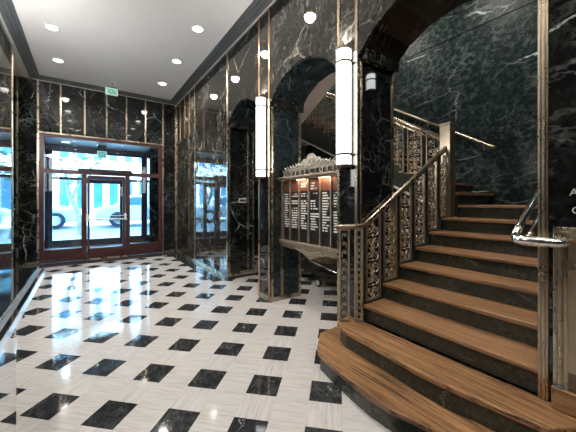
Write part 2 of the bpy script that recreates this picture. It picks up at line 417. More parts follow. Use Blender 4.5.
# left wall
struct('wall_left', MB().box(XL - .3, XL, YB, 3.2, 0, ZC + .1, 12.4).box(XL - .3, XL, 3.2, 7.0, 0, ZC + .1, 14.9), 'marble_upper')
struct('wall_side_bay', MB().box(-2.7, -2.4, 6.7, YS + .3, 0, ZT + .2, 3.4).box(-2.4, XL - .3, 6.7, 7.0, 0, ZT + .2, 2.2), 'marble')
struct('wall_back', MB().box(XL - .3, XW + .3, YB - .3, YB, 0, ZC + .1, 9.3), 'marble')
# stair hall shell
XB = 5.1
w = MB()
for k, (a, b) in enumerate(((.2, 1.80), (1.80, 3.2), (3.2, 4.6), (4.6, 7.1))): w.box(XB, XB + .3, a, b, 0, 4.24, 81 + k * 2.9)
struct('wall_stair_back', w, 'marble_hall')
struct('wall_stair_upper', MB().box(XB - .012, XB + .3, .2, 7.1, 4.24, 5.7, 88.1), 'marble_hall')
struct('wall_stair_right', MB().box(XW + T, XB, .21, .51, 0, 5.7, 93.1), 'marble_hall')
struct('wall_stair_left', MB().box(XW + T, XB, 6.8, 7.1, 0, 5.7, 95.1), 'marble')
struct('wall_stair_front', MB().box(XW + T - .2, XW + T, .2, 7.1, ZC + .1, 5.7, 97.3), 'marble')
struct('ceiling_stair', MB().box(XW + T - .2, XB + .3, .2, 7.1, 5.7, 5.85), 'plaster')
# cornice (dark grey, stepped, with a pale lip along the wall)
tn = [0]
def trim(mb, mat, bevel=0.):
    tn[0] += 1; return struct('trim_%d' % tn[0], mb, mat, bevel)
c = MB()
for (wd, z) in ((.21, 4.312), (.15, 4.296), (.09, 4.280)):
    c.box(XW - wd, XW, YB, YS, z, ZC + .002); c.box(XL, XL + wd, YB, YS, z, ZC + .002); c.box(XL, XW, YS - wd, YS, z, ZC + .002)
struct('trim_60', c, 'cornice')
trim(MB().box(XW - .025, XW - .0, YB, YS, 4.262, 4.281), 'cornice_lip'); trim(MB().box(XL, XL + .03, YB, YS, 4.262, 4.281), 'cornice_lip')
trim(MB().box(XL, XW, YS - .025, YS, 4.262, 4.281), 'cornice_lip')
# brass strips ------------------------------------------------------
def vstrip_x(y, z0, z1, wd=.03, mat='brass', t=.012): trim(MB().box(XW - t, XW + .004, y - wd / 2, y + wd / 2, z0, z1), mat, .003)
def vstrip_front(x, z0, z1, wd=.035, mat='brass'): trim(MB().box(x - wd / 2, x + wd / 2, YS - .014, YS + .004, z0, z1), mat, .003)
for x in UP[1:-1]: vstrip_front(x, OPZ + .03, 4.262)
for x in (-1.262, -.905, 1.805, 2.15): vstrip_front(x, 0.0, 4.262, .04)
trim(MB().box(-.885, 1.785, YS - .016, YS + .004, OPZ, OPZ + .03), 'brass', .003)
trim(MB().box(-1.24, -.925, YS - .02, YS + .004, 0, .06), 'brass', .003); trim(MB().box(1.825, 2.13, YS - .02, YS + .004, 0, .06), 'brass', .003)
for y in (8.31, 7.87, 7.43): vstrip_x(y, 3.16, 4.262, .045, 'brass_warm')
vstrip_x(8.70, 0, 4.262, .05); vstrip_x(7.0, 0, 4.262, .045)
trim(MB().box(XW - .014, XW + .004, 7.02, 8.68, 3.10, 3.15), 'brass', .003)
trim(MB().box(XW - .02, XW + .004, 7.02, 8.68, 0, .05), 'brass', .003); trim(MB().box(XW - .02, XW + .004, 5.06, 6.98, 0, .06), 'brass', .003)
trim(MB().box(XW - .012, XW + .035, 5.008, 5.06, 0, 4.262), 'brass', .004)                 # corner of the far pier
for y, m in ((3.825, 'brass_warm'), (3.535, 'brass_warm'), (2.142, 'brass'), (1.90, 'brass')): vstrip_x(y, 0, 4.262, .034, m)
trim(MB().box(XW - .014, XW + .03, .475, .522, .30, 4.262).box(XW - .024, XW, .486, .498, .30, 4.262).box(XW - .02, XW, .506, .516, .30, 4.262), 'brass', .003)
def vstrip_jamb(x, y, z1, side, wd=.03): trim(MB().box(x - wd / 2, x + wd / 2, y - .012, y + .004, 0, z1), 'brass', .003)
trim(MB().box(2.345, 2.395, 3.496, 3.512, 0, .83), 'brass', .003)
for x, y, wd in ((2.585, 5.008, .035), (2.20, 5.008, .02), (2.70, 5.008, .03), (2.70, 3.508, .04), (2.20, 3.508, .03), (2.70, 1.873, .035), (2.195, 1.873, .025)): vstrip_jamb(x, y, 2.82, 0, wd)
trim(MB().box(XW - .016, XW + .004, 3.55, 3.81, 0, .08), 'brass', .003); trim(MB().box(XW, 2.72, 3.49, 3.52, 0, .07), 'brass', .003)
trim(MB().box(XW, 2.72, 4.985, 5.015, .05, .085).box(XW, 2.72, 4.99, 5.015, .10, .115), 'brass', .003)
struct('baseboard_right', MB().box(XW, 2.72, 4.99, 5.02, 0, .05), 'black_gloss')
trim(MB().box(XL - .02, XL + .012, 6.985, 7.012, 0, 4.262), 'brass', .003)
# cove: pale marble seam at spring line
# ------------------------------------------------------------------ entrance: inner screen
def screen_part(name, boxes, mat, parent, bevel=.004):
    m = MB()
    for b in boxes: m.box(*b)
    return m.build(name, mat, parent, bevel)
y0, y1 = YS + .02, YS + .12
w3 = frame_thing('window_3', (.45, YS + .07, 2.2))            # transom light with the screen's outer frame
screen_part('outer_frame', [(-.885, -.80, y0, y1, 0, 3.06), (1.69, 1.785, y0, y1, 0, 3.06), (-.80, 1.69, y0, y1, 2.985, 3.06)], 'maroon', w3)
screen_part('transom_bar', [(-.80, 1.69, y0, y1, 2.13, 2.235)], 'maroon', w3)
screen_part('door_header', [(-.16, 1.02, y0 - .05, y0, 2.20, 2.285)], 'black', w3)
screen_part('pane', [(-.80, 1.69, YS + .068, YS + .074, 2.235, 2.985)], 'glass', w3, 0)
for nm, a, b in (('window_1', -.80, -.08), ('window_2', .975, 1.69)):
    wn = frame_thing(nm, ((a + b) / 2, YS + .07, 0))
    screen_part('bottom_rail', [(a, b, y0, y1, 0.06, .31)], 'maroon', wn)
    screen_part('kick_base', [(a, b, y0 - .01, y1, 0., .06)], 'maroon_dark', wn)
    screen_part('pane', [(a, b, YS + .068, YS + .074, .31, 2.13)], 'glass', wn, 0)
d1 = frame_thing('door_1', (.45, YS + .07, 0))
screen_part('door_post', [(-.08, .025, y0 - .01, y1, 0, 2.13)], 'maroon', d1); screen_part('door_post', [(.865, .975, y0 - .01, y1, 0, 2.13)], 'maroon', d1)
screen_part('stile', [(.03, .085, y0 + .02, y1 - .02, .02, 2.12)], 'maroon_dark', d1); screen_part('stile', [(.805, .86, y0 + .02, y1 - .02, .02, 2.12)], 'maroon_dark', d1)
screen_part('top_rail', [(.085, .805, y0 + .02, y1 - .02, 2.02, 2.12)], 'maroon_dark', d1)
screen_part('bottom_rail', [(.085, .805, y0 + .02, y1 - .02, .02, .27)], 'maroon', d1)
screen_part('pane', [(.085, .805, YS + .068, YS + .074, .27, 2.02)], 'glass', d1, 0)
screen_part('threshold', [(-.08, .975, y0 - .05, y1, 0, .018)], 'brass', d1)
b = MB().tube([(.0, y0 - .07, 1.0), (.90, y0 - .07, 1.0)], .018, 10).tube([(.0, y0 - .07, 1.09), (.90, y0 - .07, 1.09)], .008, 8)
for x in (.03, .86): b.box(x - .02, x + .02, y0 - .09, y0 + .03, .97, 1.14)
b.build('push_bar', 'satin', d1)
screen_part('closer_arm', [(.1, .35, y0 - .05, y0 + .01, 2.13, 2.17)], 'steel', d1)
# vestibule
YO = 9.9
struct('wall_vestibule_left', MB().box(-1.2, -.82, YS + .3, YO + .25, 0, 3.3, 4.4), 'marble'); struct('wall_vestibule_right', MB().box(1.50, 2.1, YS + .3, YO + .25, 0, 3.3, 6.6), 'marble')
struct('wall_reveal_left', MB().box(-.90, -.83, YS + .125, YS + .3, 0, 3.3, 4.9), 'marble'); struct('wall_reveal_right', MB().box(1.72, 1.80, YS + .125, YS + .3, 0, 3.3, 4.7), 'marble')
struct('floor_vestibule', MB().box(-1.2, 2.1, YS + .125, YO + .3, -.12, 0.2), 'vest_floor')
struct('ceiling_vestibule', MB().box(-1.2, 2.1, YS + .125, YO + .25, 3.0, 3.3), 'soffit')
struct('wall_above_entrance', MB().box(-6, 6, YO, YO + .25, 3.3, 7, 5.5).box(-6, -1.2, YO, YO + .25, 0, 3.3, 2.).box(2.1, 6, YO, YO + .25, 0, 3.3, 3.), 'pale_wall')
y0, y1 = YO + .02, YO + .12
w4 = frame_thing('window_4', (.35, YO + .07, 0))
screen_part('outer_frame', [(-.82, -.735, y0, y1, .2, 3.0), (1.42, 1.50, y0, y1, .2, 3.0), (-.735, 1.42, y0, y1, 2.82, 3.0)], 'maroon_dark', w4)
screen_part('transom_bar', [(-.735, 1.42, y0, y1, 2.06, 2.13)], 'maroon_dark', w4)
screen_part('bottom_rail', [(-.735, -.1, y0, y1, .2, .40), (.98, 1.42, y0, y1, .2, .40)], 'maroon', w4)
screen_part('pane', [(-.735, 1.42, YO + .068, YO + .074, 2.13, 2.82), (-.735, -.1, YO + .068, YO + .074, .4, 2.06), (.98, 1.42, YO + .068, YO + .074, .4, 2.06)], 'glass', w4, 0)
d2 = frame_thing('door_2', (.4, YO + .07, 0))
screen_part('stile', [(-.1, -.01, y0, y1, .2, 2.06)], 'maroon_dark', d2); screen_part('stile', [(.84, .95, y0, y1, .2, 2.06)], 'maroon_dark', d2)
screen_part('top_rail', [(-.01, .84, y0, y1, 1.98, 2.06)], 'maroon_dark', d2); screen_part('bottom_rail', [(-.01, .84, y0, y1, .2, .38)], 'maroon', d2)
screen_part('pane', [(-.01, .84, YO + .068, YO + .074, .38, 1.98)], 'glass', d2, 0)
screen_part('notice', [(.85, .93, y0 - .004, y0, 1.62, 1.9)], 'cream', d2)
# ------------------------------------------------------------------ ceiling lights
def downlight(x, y, z, label, group=None):
    t = thing('ceiling_light', label, 'ceiling light', (x, y, z), group)
    MB().lathe([(.105, z - .012), (.105, z + .0), (.082, z + .0), (.082, z - .010), (.105, z - .012)], x, y, 28, cap=False).build('trim_ring', 'white', t)
    MB().lathe([(.078, z - .006), (.078, z + .001)], x, y, 28).build('lens', 'downlight', t)
    return t
def lamp_spot(x, y, z, e, col=(1, .95, .88), ang=155, r=.08):
    l = bpy.data.lights.new('ceiling_spot', 'SPOT'); l.energy = e; l.color = col; l.spot_size = math.radians(ang); l.spot_blend = .5; l.shadow_soft_size = r
    o = bpy.data.objects.new('ceiling_spot', l); C.objects.link(o); o.location = (x, y, z); return o
YL = [7.45, 6.1, 4.75, 3.4, 2.05, .7, -.65, -2.0]
LAB = {(1, 0): 'recessed ceiling light at far right, nearest the right front corner', (1, 1): 'recessed ceiling light in the right row, second from the front corner',
       (1, 2): 'recessed ceiling light in the right row, nearest the camera', (0, 0): 'recessed ceiling light at far left, nearest the storefront wall',
       (0, 1): 'recessed ceiling light in the left row, nearest the camera'}
proto = None
for s, x in enumerate((-.46, 1.52)):
    for k, y in enumerate(YL):
        if (s, k) in LAB:
            if proto is None: proto = downlight(x, y, ZC, LAB[(s, k)], 'recessed lights in the lobby ceiling')
            else: dup(proto, (x, y, ZC), LAB[(s, k)], 'recessed lights in the lobby ceiling')
        else:  # rows running on behind the camera are unseen, added as fill
            dup(proto, (x, y, ZC), 'recessed ceiling light out of view; some seen reflected, the rear ones added as fill' , 'recessed lights behind the view')
        lamp_spot(x, y, ZC - .03, (135, 100, 70, 60, 58, 54, 54, 54)[k])
t = thing('smoke_detector', 'small white smoke detector on the ceiling in front of the exit sign', 'smoke detector', (.53, 8.05, ZC))
MB().lathe([(.045, ZC - .04), (.06, ZC - .025), (.06, ZC)], .53, 8.05, 20).build('housing', 'white', t)
MB().lathe([(.02, ZC - .048), (.02, ZC - .038)], .53, 8.05, 12).build('sensor_cap', 'cornice', t)
for k, x in enumerate((-.42, .33)):
    v = downlight(x, 9.35, 3.0, ['small recessed light in the vestibule soffit at left', 'small recessed light in the vestibule soffit beside its exit sign'][k], 'lights in the vestibule soffit')
    lamp_spot(x, 9.35, 2.97, 12, (.8, .9, 1))
for x, y in ((3.3, 2.2), (3.4, 4.2), (3.3, 1.1), (4.2, 6.2)):
    lamp_spot(x, y, 5.62, 200, r=.3);  # added fill spots above the stair hall, without fittings
# ------------------------------------------------------------------ exit signs
def exit_sign(x0, x1, z0, z1, y, ztop, label):
    xc = (x0 + x1) / 2
    t = thing('exit_sign', label, 'exit sign', (xc, y, z0))
    MB().box(x0, x1, y - .02, y + .02, z0, z1).build('housing', 'exit_white', t, .004)
    MB().box(x0 + .035, x1 - .035, y - .024, y - .019, z0 + .03, z1 - .03).build('green_face', 'exit_green', t)
    text_obj('lettering', 'EXIT', (z1 - z0) * .72, .002, 'exit_white', t, (xc, y - .026, z0 + (z1 - z0) * .25), ROT_FRONT, .78)
    MB().box(xc - .1, xc + .1, y - .025, y + .025, z1, ztop).build('canopy', 'black', t)
exit_sign(.395, .665, 4.125, 4.305, 8.42, ZC, 'green and white exit sign hanging from the lobby ceiling')
exit_sign(.25, .475, 2.63, 2.83, 9.3, 3.0, 'green and white exit sign inside the glazed vestibule')
# ------------------------------------------------------------------ wall lamps
def sconce(x, yc, z0, z1, label, face='x', group='tall wall lamps'):
    t = thing('wall_lamp', label, 'wall lamp', (x, yc, z0), group)
    def dshape(r, n=16, back=.05):
        pts = [(-r * math.cos(a), r * math.sin(a)) for a in [-PI / 2 * 1.25 + 2.5 * PI / 2 * i / n for i in range(n + 1)]]
        pts = [(min(p[0], back), p[1]) for p in pts]
        return [(x - .055 + p[0], yc + p[1]) for p in pts] if face == 'x' else [(x + p[1], yc - .055 + p[0]) for p in pts]
    m = MB().prism(dshape(.075), 'z', z0 + .03, z1 - .01)
    for f in m.bm.faces:
        if abs(f.normal.z) < .5: f.smooth = False
    m.build('glass_shade', 'lamp', t)
    MB().prism(dshape(.083), 'z', z1 - .012, z1 + .012).build('top_cap', 'bronze_dark', t)
    MB().prism(dshape(.083), 'z', z0, z0 + .03).build('bottom_cap', 'bronze_dark', t)
    for z in (z0 + .13, z1 - .13): MB().prism(dshape(.082), 'z', z - .011, z + .011).build('ring', 'bronze_dark', t)
    bx = (x - .02, x - .002, yc - .055, yc + .055) if face == 'x' else (x - .1, x + .1, yc - .02, yc - .002)
    MB().box(bx[0], bx[1], bx[2], bx[3], z0, z1).build('backplate', 'brass', t)
    return t
def fill_uplight(x, y, z, e, tilt=0):  # added ceiling fill aimed upwards; not every one has a wall lamp below
    l = bpy.data.lights.new('ceiling_fill', 'AREA'); l.shape = 'DISK'; l.size = .12; l.energy = e; l.color = (1, .97, .93)
    o = bpy.data.objects.new('ceiling_fill', l); C.objects.link(o); o.location = (x, y, z); o.rotation_euler = (PI - tilt, 0, 0)
for x, y, e, tl in ((XW - .06, 2.02, 5, 0), (XW - .06, 3.675, 6, 0), (XW - .06, -.8, 11, 0), (XL + .06, -.8, 11, 0), (XL + .06, 2.02, 9, 0), (XL + .06, 3.675, 26, .95), (XL + .06, 4.75, 24, 1.1)): fill_uplight(x, y, 3.06, e, tl)
sconce(XW, 2.02, 1.79, 2.97, 'tall white cylinder wall lamp on the pier beside the stairs')
sconce(XW, 3.675, 1.79, 2.98, 'tall white cylinder wall lamp on the pier left of the directory board')
def sconce_y():
    x, y, z0, z1 = 3.95, .51, 3.31, 3.60
    t = thing('wall_lamp', 'white cylinder wall lamp on the right wall of the stair hall, seen reflected', 'wall lamp', (x, y, z0), 'tall wall lamps')
    MB().lathe([(.07, z0 + .03), (.07, z1)], x, y + .09, 20).build('glass_shade', 'lamp', t)
    MB().lathe([(.08, z1), (.08, z1 + .02)], x, y + .09, 20).build('top_cap', 'bronze_dark', t); MB().lathe([(.08, z0), (.08, z0 + .03)], x, y + .09, 20).build('bottom_cap', 'bronze_dark', t)
    MB().lathe([(.076, z1 - .10), (.076, z1 - .08)], x, y + .09, 20).build('ring', 'bronze_dark', t)
    MB().box(x - .06, x + .06, y + .002, y + .03, z0, z1).build('backplate', 'brass', t)
sconce_y()
t = thing('wall_lamp', 'added unseen white globe fill lamp on the stair hall side of the pier beside the stairs', 'wall lamp', (XW + T, 2.02, 1.95))  # made-up fill lamp, hidden behind the pier to light the plaster soffit
MB().blob((XW + T + .085, 2.10, 2.1), (.06, .06, .06), 3).build('globe', 'lamp', t)
MB().tube([(XW + T + .004, 2.10, 1.95), (XW + T + .085, 2.10, 1.95), (XW + T + .085, 2.10, 2.05)], .014, 8).build('arm', 'brass', t)
l = bpy.data.lights.new('hall_fill', 'POINT'); l.energy = 26; l.color = (1, .95, .9); l.shadow_soft_size = .1  # added fill at the hidden globe
o = bpy.data.objects.new('hall_fill', l); C.objects.link(o); o.location = (XW + T + .085, 2.10, 2.26)
def fill_sconce_left(y):  # lamps added out of view to brighten the far ceiling
    x, z0, z1 = XL, 1.79, 2.98
    t = thing('wall_lamp', 'added white cylinder wall lamp on the left wall outside the picture edge', 'wall lamp', (x, y, z0), 'added lamps on the left wall')
    MB().lathe([(.07, z0 + .03), (.07, z1)], x + .09, y, 20).build('glass_shade', 'lamp', t)
    MB().lathe([(.08, z1), (.08, z1 + .02)], x + .09, y, 20).build('top_cap', 'bronze_dark', t); MB().lathe([(.08, z0), (.08, z0 + .03)], x + .09, y, 20).build('bottom_cap', 'bronze_dark', t)
    MB().box(x + .002, x + .03, y - .06, y + .06, z0, z1).build('backplate', 'brass', t)
for y in (2.02, 3.675, 4.75): fill_sconce_left(y)
# ------------------------------------------------------------------ staircase
ST = thing('staircase', 'dark marble staircase with worn oak treads rising through the right arch', 'staircase', (2.6, 1.15, 0))
R1 = [(2.168, 2.147), (1.901, 2.133), (1.70, 1.95), (1.635, 1.86), (1.60, 1.68), (1.565, 1.45), (1.545, 1.25), (1.553, 1.1), (1.60, .94), (1.66, .72), (1.73, .45), (1.86, .2), (1.90, -.25), (2.168, -.25)]
R2 = [(2.168, 1.985), (1.99, 1.985), (1.91, 1.91), (1.873, 1.78), (1.862, 1.55), (1.845, 1.3), (1.825, 1.1), (1.83, .9), (1.855, .72), (1.885, .5), (1.90, .42), (2.02, .335), (2.055, .2), (2.06, -.2), (2.168, -.2)]
def inset(poly, d, cx):
    c = Vector((cx, 1.0)); out = []
    for p in poly:
        q = Vector(p)
        out.append((min(q.x + d, 2.168) if q.x < 2.16 else q.x, q.y + (-d if q.y > 1.9 else (d if q.y < .1 else 0))))
    return out
MB().prism(inset(R1, .022, 2.1), 'z', 0, .115).build('riser', 'marble_riser', ST)
MB().prism(R1, 'z', .115, .152).build('tread', 'wood_worn', ST, .008)
MB().prism(inset(R2, .022, 2.1), 'z', .152, .272).build('riser', 'marble_riser', ST)
MB().prism(R2, 'z', .272, .308).build('tread', 'wood_worn', ST, .008)
TX, RZ = .295, .157
def nose(k): return 2.17 + TX * (k - 3), .465 + RZ * (k - 3)
for k in range(3, 10):
    x, z = nose(k); last = (k == 9)
    MB().box(x + .025, x + TX + .03 if not last else x + .06, .512, 1.82, (z - RZ) if k > 3 else .308, z - .032).build('riser', 'marble_riser', ST)
    MB().box(x, x + TX + .03 if not last else XB - .002, .512, 1.82 if not last else 1.76, z - .032, z).build('tread', 'wood', ST, .007, label='broad landing board' if last else None)
pl = [(2.17, 0.0), (2.17, .44)]
for k in range(3, 10):
    x, z = nose(k); pl += [(x, z - RZ if k > 3 else .44), (x, z + .01)]
pl = [(2.172, .0)] + [p for k in range(3, 10) for p in ((nose(k)[0] + .002, nose(k)[1] - RZ + .0), (nose(k)[0] + .002, nose(k)[1] + .012))] + [(3.98, nose(9)[1] + .012), (3.98, 0)]
MB().prism(pl, 'y', 1.822, 1.872).build('stringer', 'marble_riser', ST)
MB().box(3.98, XB - .002, .512, 1.74, 1.2, 1.37).build('landing_slab', 'marble_riser', ST)
# upper flight
UF = thing('staircase', 'upper flight turning left from the landing behind the bronze balustrade', 'staircase', (4.5, 3.3, 1.4))
UY, UT, UR, UZ = 1.74, .29, .16, 1.572
for j in range(12):
    y, z = UY + UT * j, UZ + UR * j
    MB().box(3.98, XB - .002, y + .025, y + UT + .03, z - UR, z - .032).build('riser', 'marble_riser', UF)
    MB().box(3.96, XB - .002, y, y + UT + .03, z - .032, z).build('tread', 'wood', UF, .006)
pl = [(UY, 1.24)] + [p for j in range(12) for p in ((UY + UT * j + .02, UZ + UR * (j - 1)), (UY + UT * j + .02, UZ + UR * j - .033))] + [(UY + UT * 12, UZ + UR * 11 - .033), (UY + UT * 12, UZ + UR * 11 - .4)]
MB().prism(pl, 'x', 3.94, 3.985).build('stringer', 'marble_riser', UF)
MB().prism([(UY, 1.20), (UY, 1.24), (UY + UT * 12, UZ + UR * 11 - .36), (UY + UT * 12, UZ + UR * 11 - .42)], 'x', 3.94, XB - .002).build('soffit', 'plaster', UF)
TF = thing('staircase', 'sloping beige plaster underside of the top flight seen above the directory', 'staircase', (3.3, 4.0, 3.2))
MB().prism([(5.26, 3.02), (5.26, 3.36), (2.3, 4.96), (2.3, 4.62)], 'x', 2.76, 3.9).build('sloping_soffit', 'plaster', TF)
MB().box(2.76, XB - .002, 5.28, 6.3, 3.04, 3.33).build('half_landing', 'plaster', TF)

# ------------------------------------------------------------------ bronze scrollwork panels
def spiral(cx, cy, r, turns, start, sgn, n=14):
    return [(cx + r * (1 - .82 * i / n) * math.cos(start + sgn * turns * 2 * PI * i / n), cy + r * (1 - .82 * i / n) * math.sin(start + sgn * turns * 2 * PI * i / n)) for i in range(n + 1)]
def panel(p0, p1, zb, zt0, zt1, parent, name='scroll_panel', bar=.009, r=.0065, dense=True, mat='bronze'):
    p0, p1 = Vector((p0[0], p0[1], 0)), Vector((p1[0], p1[1], 0)); L = (p1 - p0).length; d = (p1 - p0) / L
    nrm = Vector((-d.y, d.x, 0)); m = MB()
    def P(s, z, o=0.): q = p0 + d * s + nrm * o; return (q.x, q.y, z)
    def slab(s0, s1, z0a, z1a, z0b, z1b, th):
        vs = [m.bm.verts.new(P(s, z, o)) for o in (-th, th) for s, z in ((s0, z0a), (s1, z0b), (s1, z1b), (s0, z1a))]
        fs = [m.bm.faces.new(vs[:4]), m.bm.faces.new(vs[4:][::-1])] + [m.bm.faces.new((vs[i], vs[i + 4], vs[(i + 1) % 4 + 4], vs[(i + 1) % 4])) for i in range(4)]
        m._tag(fs, None)
    top = lambda s: zt0 + (zt1 - zt0) * s / L
    for s in (0, L - bar * 1.4): slab(s, s + bar * 1.4, zb, top(s), zb, top(s + bar * 1.4), .014)
    slab(0, L, zb, zb + .02, zb, zb + .02, .011); slab(0, L, top(0) - .02, top(0), top(L) - .02, top(L), .011)
    c = L / 2; h = L * .5 - bar * 1.4
    if h > .05:
        u = h * 1.25; z = zb + .02; k = 0
        m.tube([P(c, zb + .02), P(c, top(c) - .01)], r * .8, 4)
        while z + u * .5 < top(c) - .02:
            for sg in (-1, 1):
                rr = min(h * .43, u * .4); zc = z + u * .5
                if zc + rr > top(c + sg * h * .5) - .012: continue
                st = (PI if sg > 0 else 0) + (-1 if sg > 0 else 1) * (PI * .35 if k % 2 else -PI * .35)
                sp = spiral(c + sg * h * .5, zc, rr, 1.35, st, sg if k % 2 else -sg)
                m.tube([P(a, b) for a, b in [(c, zc + (u * .5 if k % 2 else -u * .5))] + sp], r, 4)
                e = c + sg * h * .93
                m.tube([P(c + sg * h * .08, zc - u * .45), P(c + sg * h * .55, zc - u * .52), P(e, zc - u * .2)], r * .8, 4)
                m.blob(P(c + sg * h * .5, zc), (r * 1.9, r * 1.9, r * 1.9), 1)
            m.blob(P(c, z + u), (r * 1.8, r * 1.8, r * 2.6), 1)
            z += u; k += 1
    else:
        u = h * 2.3; z = zb + .03; k = 0
        while z + u < min(zt0, zt1) - .02:
            sg = 1 if k % 2 else -1
            m.tube([P(a, b) for a, b in [(c - sg * h * .6, z)] + spiral(c + sg * h * .1, z + u * .55, h * .62, 1.3, PI if sg > 0 else 0, -sg)], r * .85, 4)
            m.blob(P(c + sg * h * .1, z + u * .55), (r * 1.5,) * 3, 1)
            z += u; k += 1
    return m.build(name, mat, parent)
BA = thing('balustrade', 'bronze scrollwork balustrade with round rail climbing the left side of the stairs', 'balustrade', (3.0, 1.85, 0))
rail = lambda x: 1.215 + .58 * (x - 2.2)
YBAL = 1.846
for k in range(6):
    a = 2.235 + .2825 * k; b_ = a + .222 - .003 * k
    zb = nose(3 + k)[1] + .012
    panel((a, YBAL), (b_, YBAL), zb, rail(a) - .022, rail(b_) - .022, BA)
for k in range(6):
    a = 2.235 + .2825 * k - .028
    MB().box(a - .012, a + .012, YBAL - .012, YBAL + .012, nose(3 + k)[1] + .01 if k else .31, rail(a) - .015).build('baluster', 'black', BA)
panel((1.975, 1.945), (2.055, 1.890), .312, 1.195, 1.195, BA, 'newel_panel'); panel((2.098, 1.862), (2.165, 1.822), .312, 1.195, 1.195, BA, 'newel_panel')
MB().tube([(1.945, 1.965, 1.205), (1.955, 1.958, 1.21), (2.10, 1.858, 1.213), (2.165, 1.845, 1.216), (2.20, YBAL, 1.222), (2.26, YBAL, rail(2.26)), (3.0, YBAL, rail(3.0)), (3.86, YBAL, rail(3.86))], .024, 12).build('handrail', 'brass', BA)
nm = MB(); nm.prism([(3.80, 1.785), (3.94, 1.785), (3.94, 1.925), (3.80, 1.925)], 'z', nose(8)[1], 2.44)
nm.prism([(3.795, 1.78), (3.945, 1.78), (3.945, 1.93), (3.795, 1.93)], 'z', 2.44, 2.475)
nm.build('newel_post', 'bronze_newel', BA, .008)
UB = thing('balustrade', 'upper bronze scrollwork balustrade sloping down to the tall newel post', 'balustrade', (3.95, 3.4, 1.5))
urail = lambda y: 2.30 + .575 * (y - 1.92)
for j in range(11):
    a = 1.965 + UT * j; b_ = a + .225
    zb = UZ + UR * j + .01 + (UR if a > UY + UT * (j + 1) else 0)
    panel((3.968, a), (3.968, b_), zb, urail(a) - .02, urail(b_) - .02, UB)
MB().tube([(3.968, 1.93, urail(1.93)), (3.968, 3.5, urail(3.5)), (3.968, 5.2, urail(5.2))], .028, 10).build('handrail', 'brass', UB)
MB().tube([(3.945, 1.93, urail(1.93) - .06), (3.945, 3.5, urail(3.5) - .06), (3.945, 5.2, urail(5.2) - .06)], .012, 8).build('lower_rail', 'brass', UB)
# wall rail on the back wall
WR = thing('handrail', 'slim brass handrail fixed to the back wall beyond the newel post', 'handrail', (5.05, 2.3, 2.2))
MB().tube([(5.03, 1.70, 2.27), (5.03, 1.75, 2.285), (5.03, 2.6, 2.285 + .6 * .85), (5.03, 5.0, 2.285 + .6 * 3.25)], .022, 10).build('rail', 'brass', WR)
for y in (1.86, 2.75):
    z = 2.285 + .6 * (y - 1.75)
    MB().tube([(5.03, y, z - .01), (5.03, y, z - .09), (5.098, y, z - .11)], .010, 8).build('bracket', 'brass', WR)
# right-hand rail
RR = thing('handrail', 'polished twin tube handrail curling round the right side of the stairs', 'handrail', (2.1, .5, 1.23))
MB().tube([(2.14, .375, 1.228), (2.085, .385, 1.23), (2.055, .42, 1.23), (2.045, .48, 1.23), (2.045, .56, 1.23), (2.05, .588, 1.232), (2.075, .605, 1.25)],
          [.012, .02, .027, .030, .030, .027, .024], 12).build('return_tube', 'steel', RR)
MB().tube([(2.07, .605, 1.245), (2.16, .61, 1.30), (3.7, .61, 1.30 + 1.54 * .55)], .021, 10).build('upper_tube', 'steel', RR)
MB().tube([(2.07, .56, 1.22), (2.16, .555, 1.262), (3.7, .555, 1.262 + 1.54 * .55)], .016, 10).build('lower_tube', 'steel', RR)
for x in (2.9, 3.6):
    z = 1.26 + .55 * (x - 2.16)
    MB().tube([(x, .555, z), (x, .53, z - .05), (x, .512, z - .05)], .010, 8).build('bracket', 'steel', RR)
# ------------------------------------------------------------------ metal cabinet on the right pier
CB = thing('wall_cabinet', 'brass framed metal cabinet with wooden plinth on the right pier', 'cabinet', (2.14, .1, .308))
ya, yb = -.2, .447
MB().box(2.125, 2.168, ya, yb, .432, 1.30).build('body', 'nickel_panel', CB)
for k, (o, x) in enumerate(((0., 2.118), (.022, 2.112), (.044, 2.118))):
    m = MB(); wdt = .016
    m.box(x, 2.126, yb - o - wdt, yb - o, .432, 1.312 - o); m.box(x, 2.126, ya + o, ya + o + wdt, .432, 1.312 - o); m.box(x, 2.126, ya + o, yb - o, 1.312 - o - wdt, 1.312 - o)
    m.build('frame', 'brass', CB, .003)
MB().box(2.119, 2.126, .27, yb - .062, .435, .53).build('kick_plate', 'bronze_dark', CB)
MB().box(2.105, 2.126, yb - .05, yb - .005, .432, .452).build('clip', 'steel', CB)
MB().box(2.10, 2.168, ya, yb + .004, .310, .432).build('plinth', 'wood', CB, .006)
LT = thing('wall_lettering', 'small grey capitals on dark marble above the metal cabinet', 'lettering', (XW - .004, .35, 1.35))
text_obj('text_line', 'AC', .055, .001, 'cornice_lip', LT, (XW - .003, .352, 1.484), ROT_SIDE)
text_obj('text_line', 'C', .055, .001, 'cornice_lip', LT, (XW - .003, .362, 1.385), ROT_SIDE)
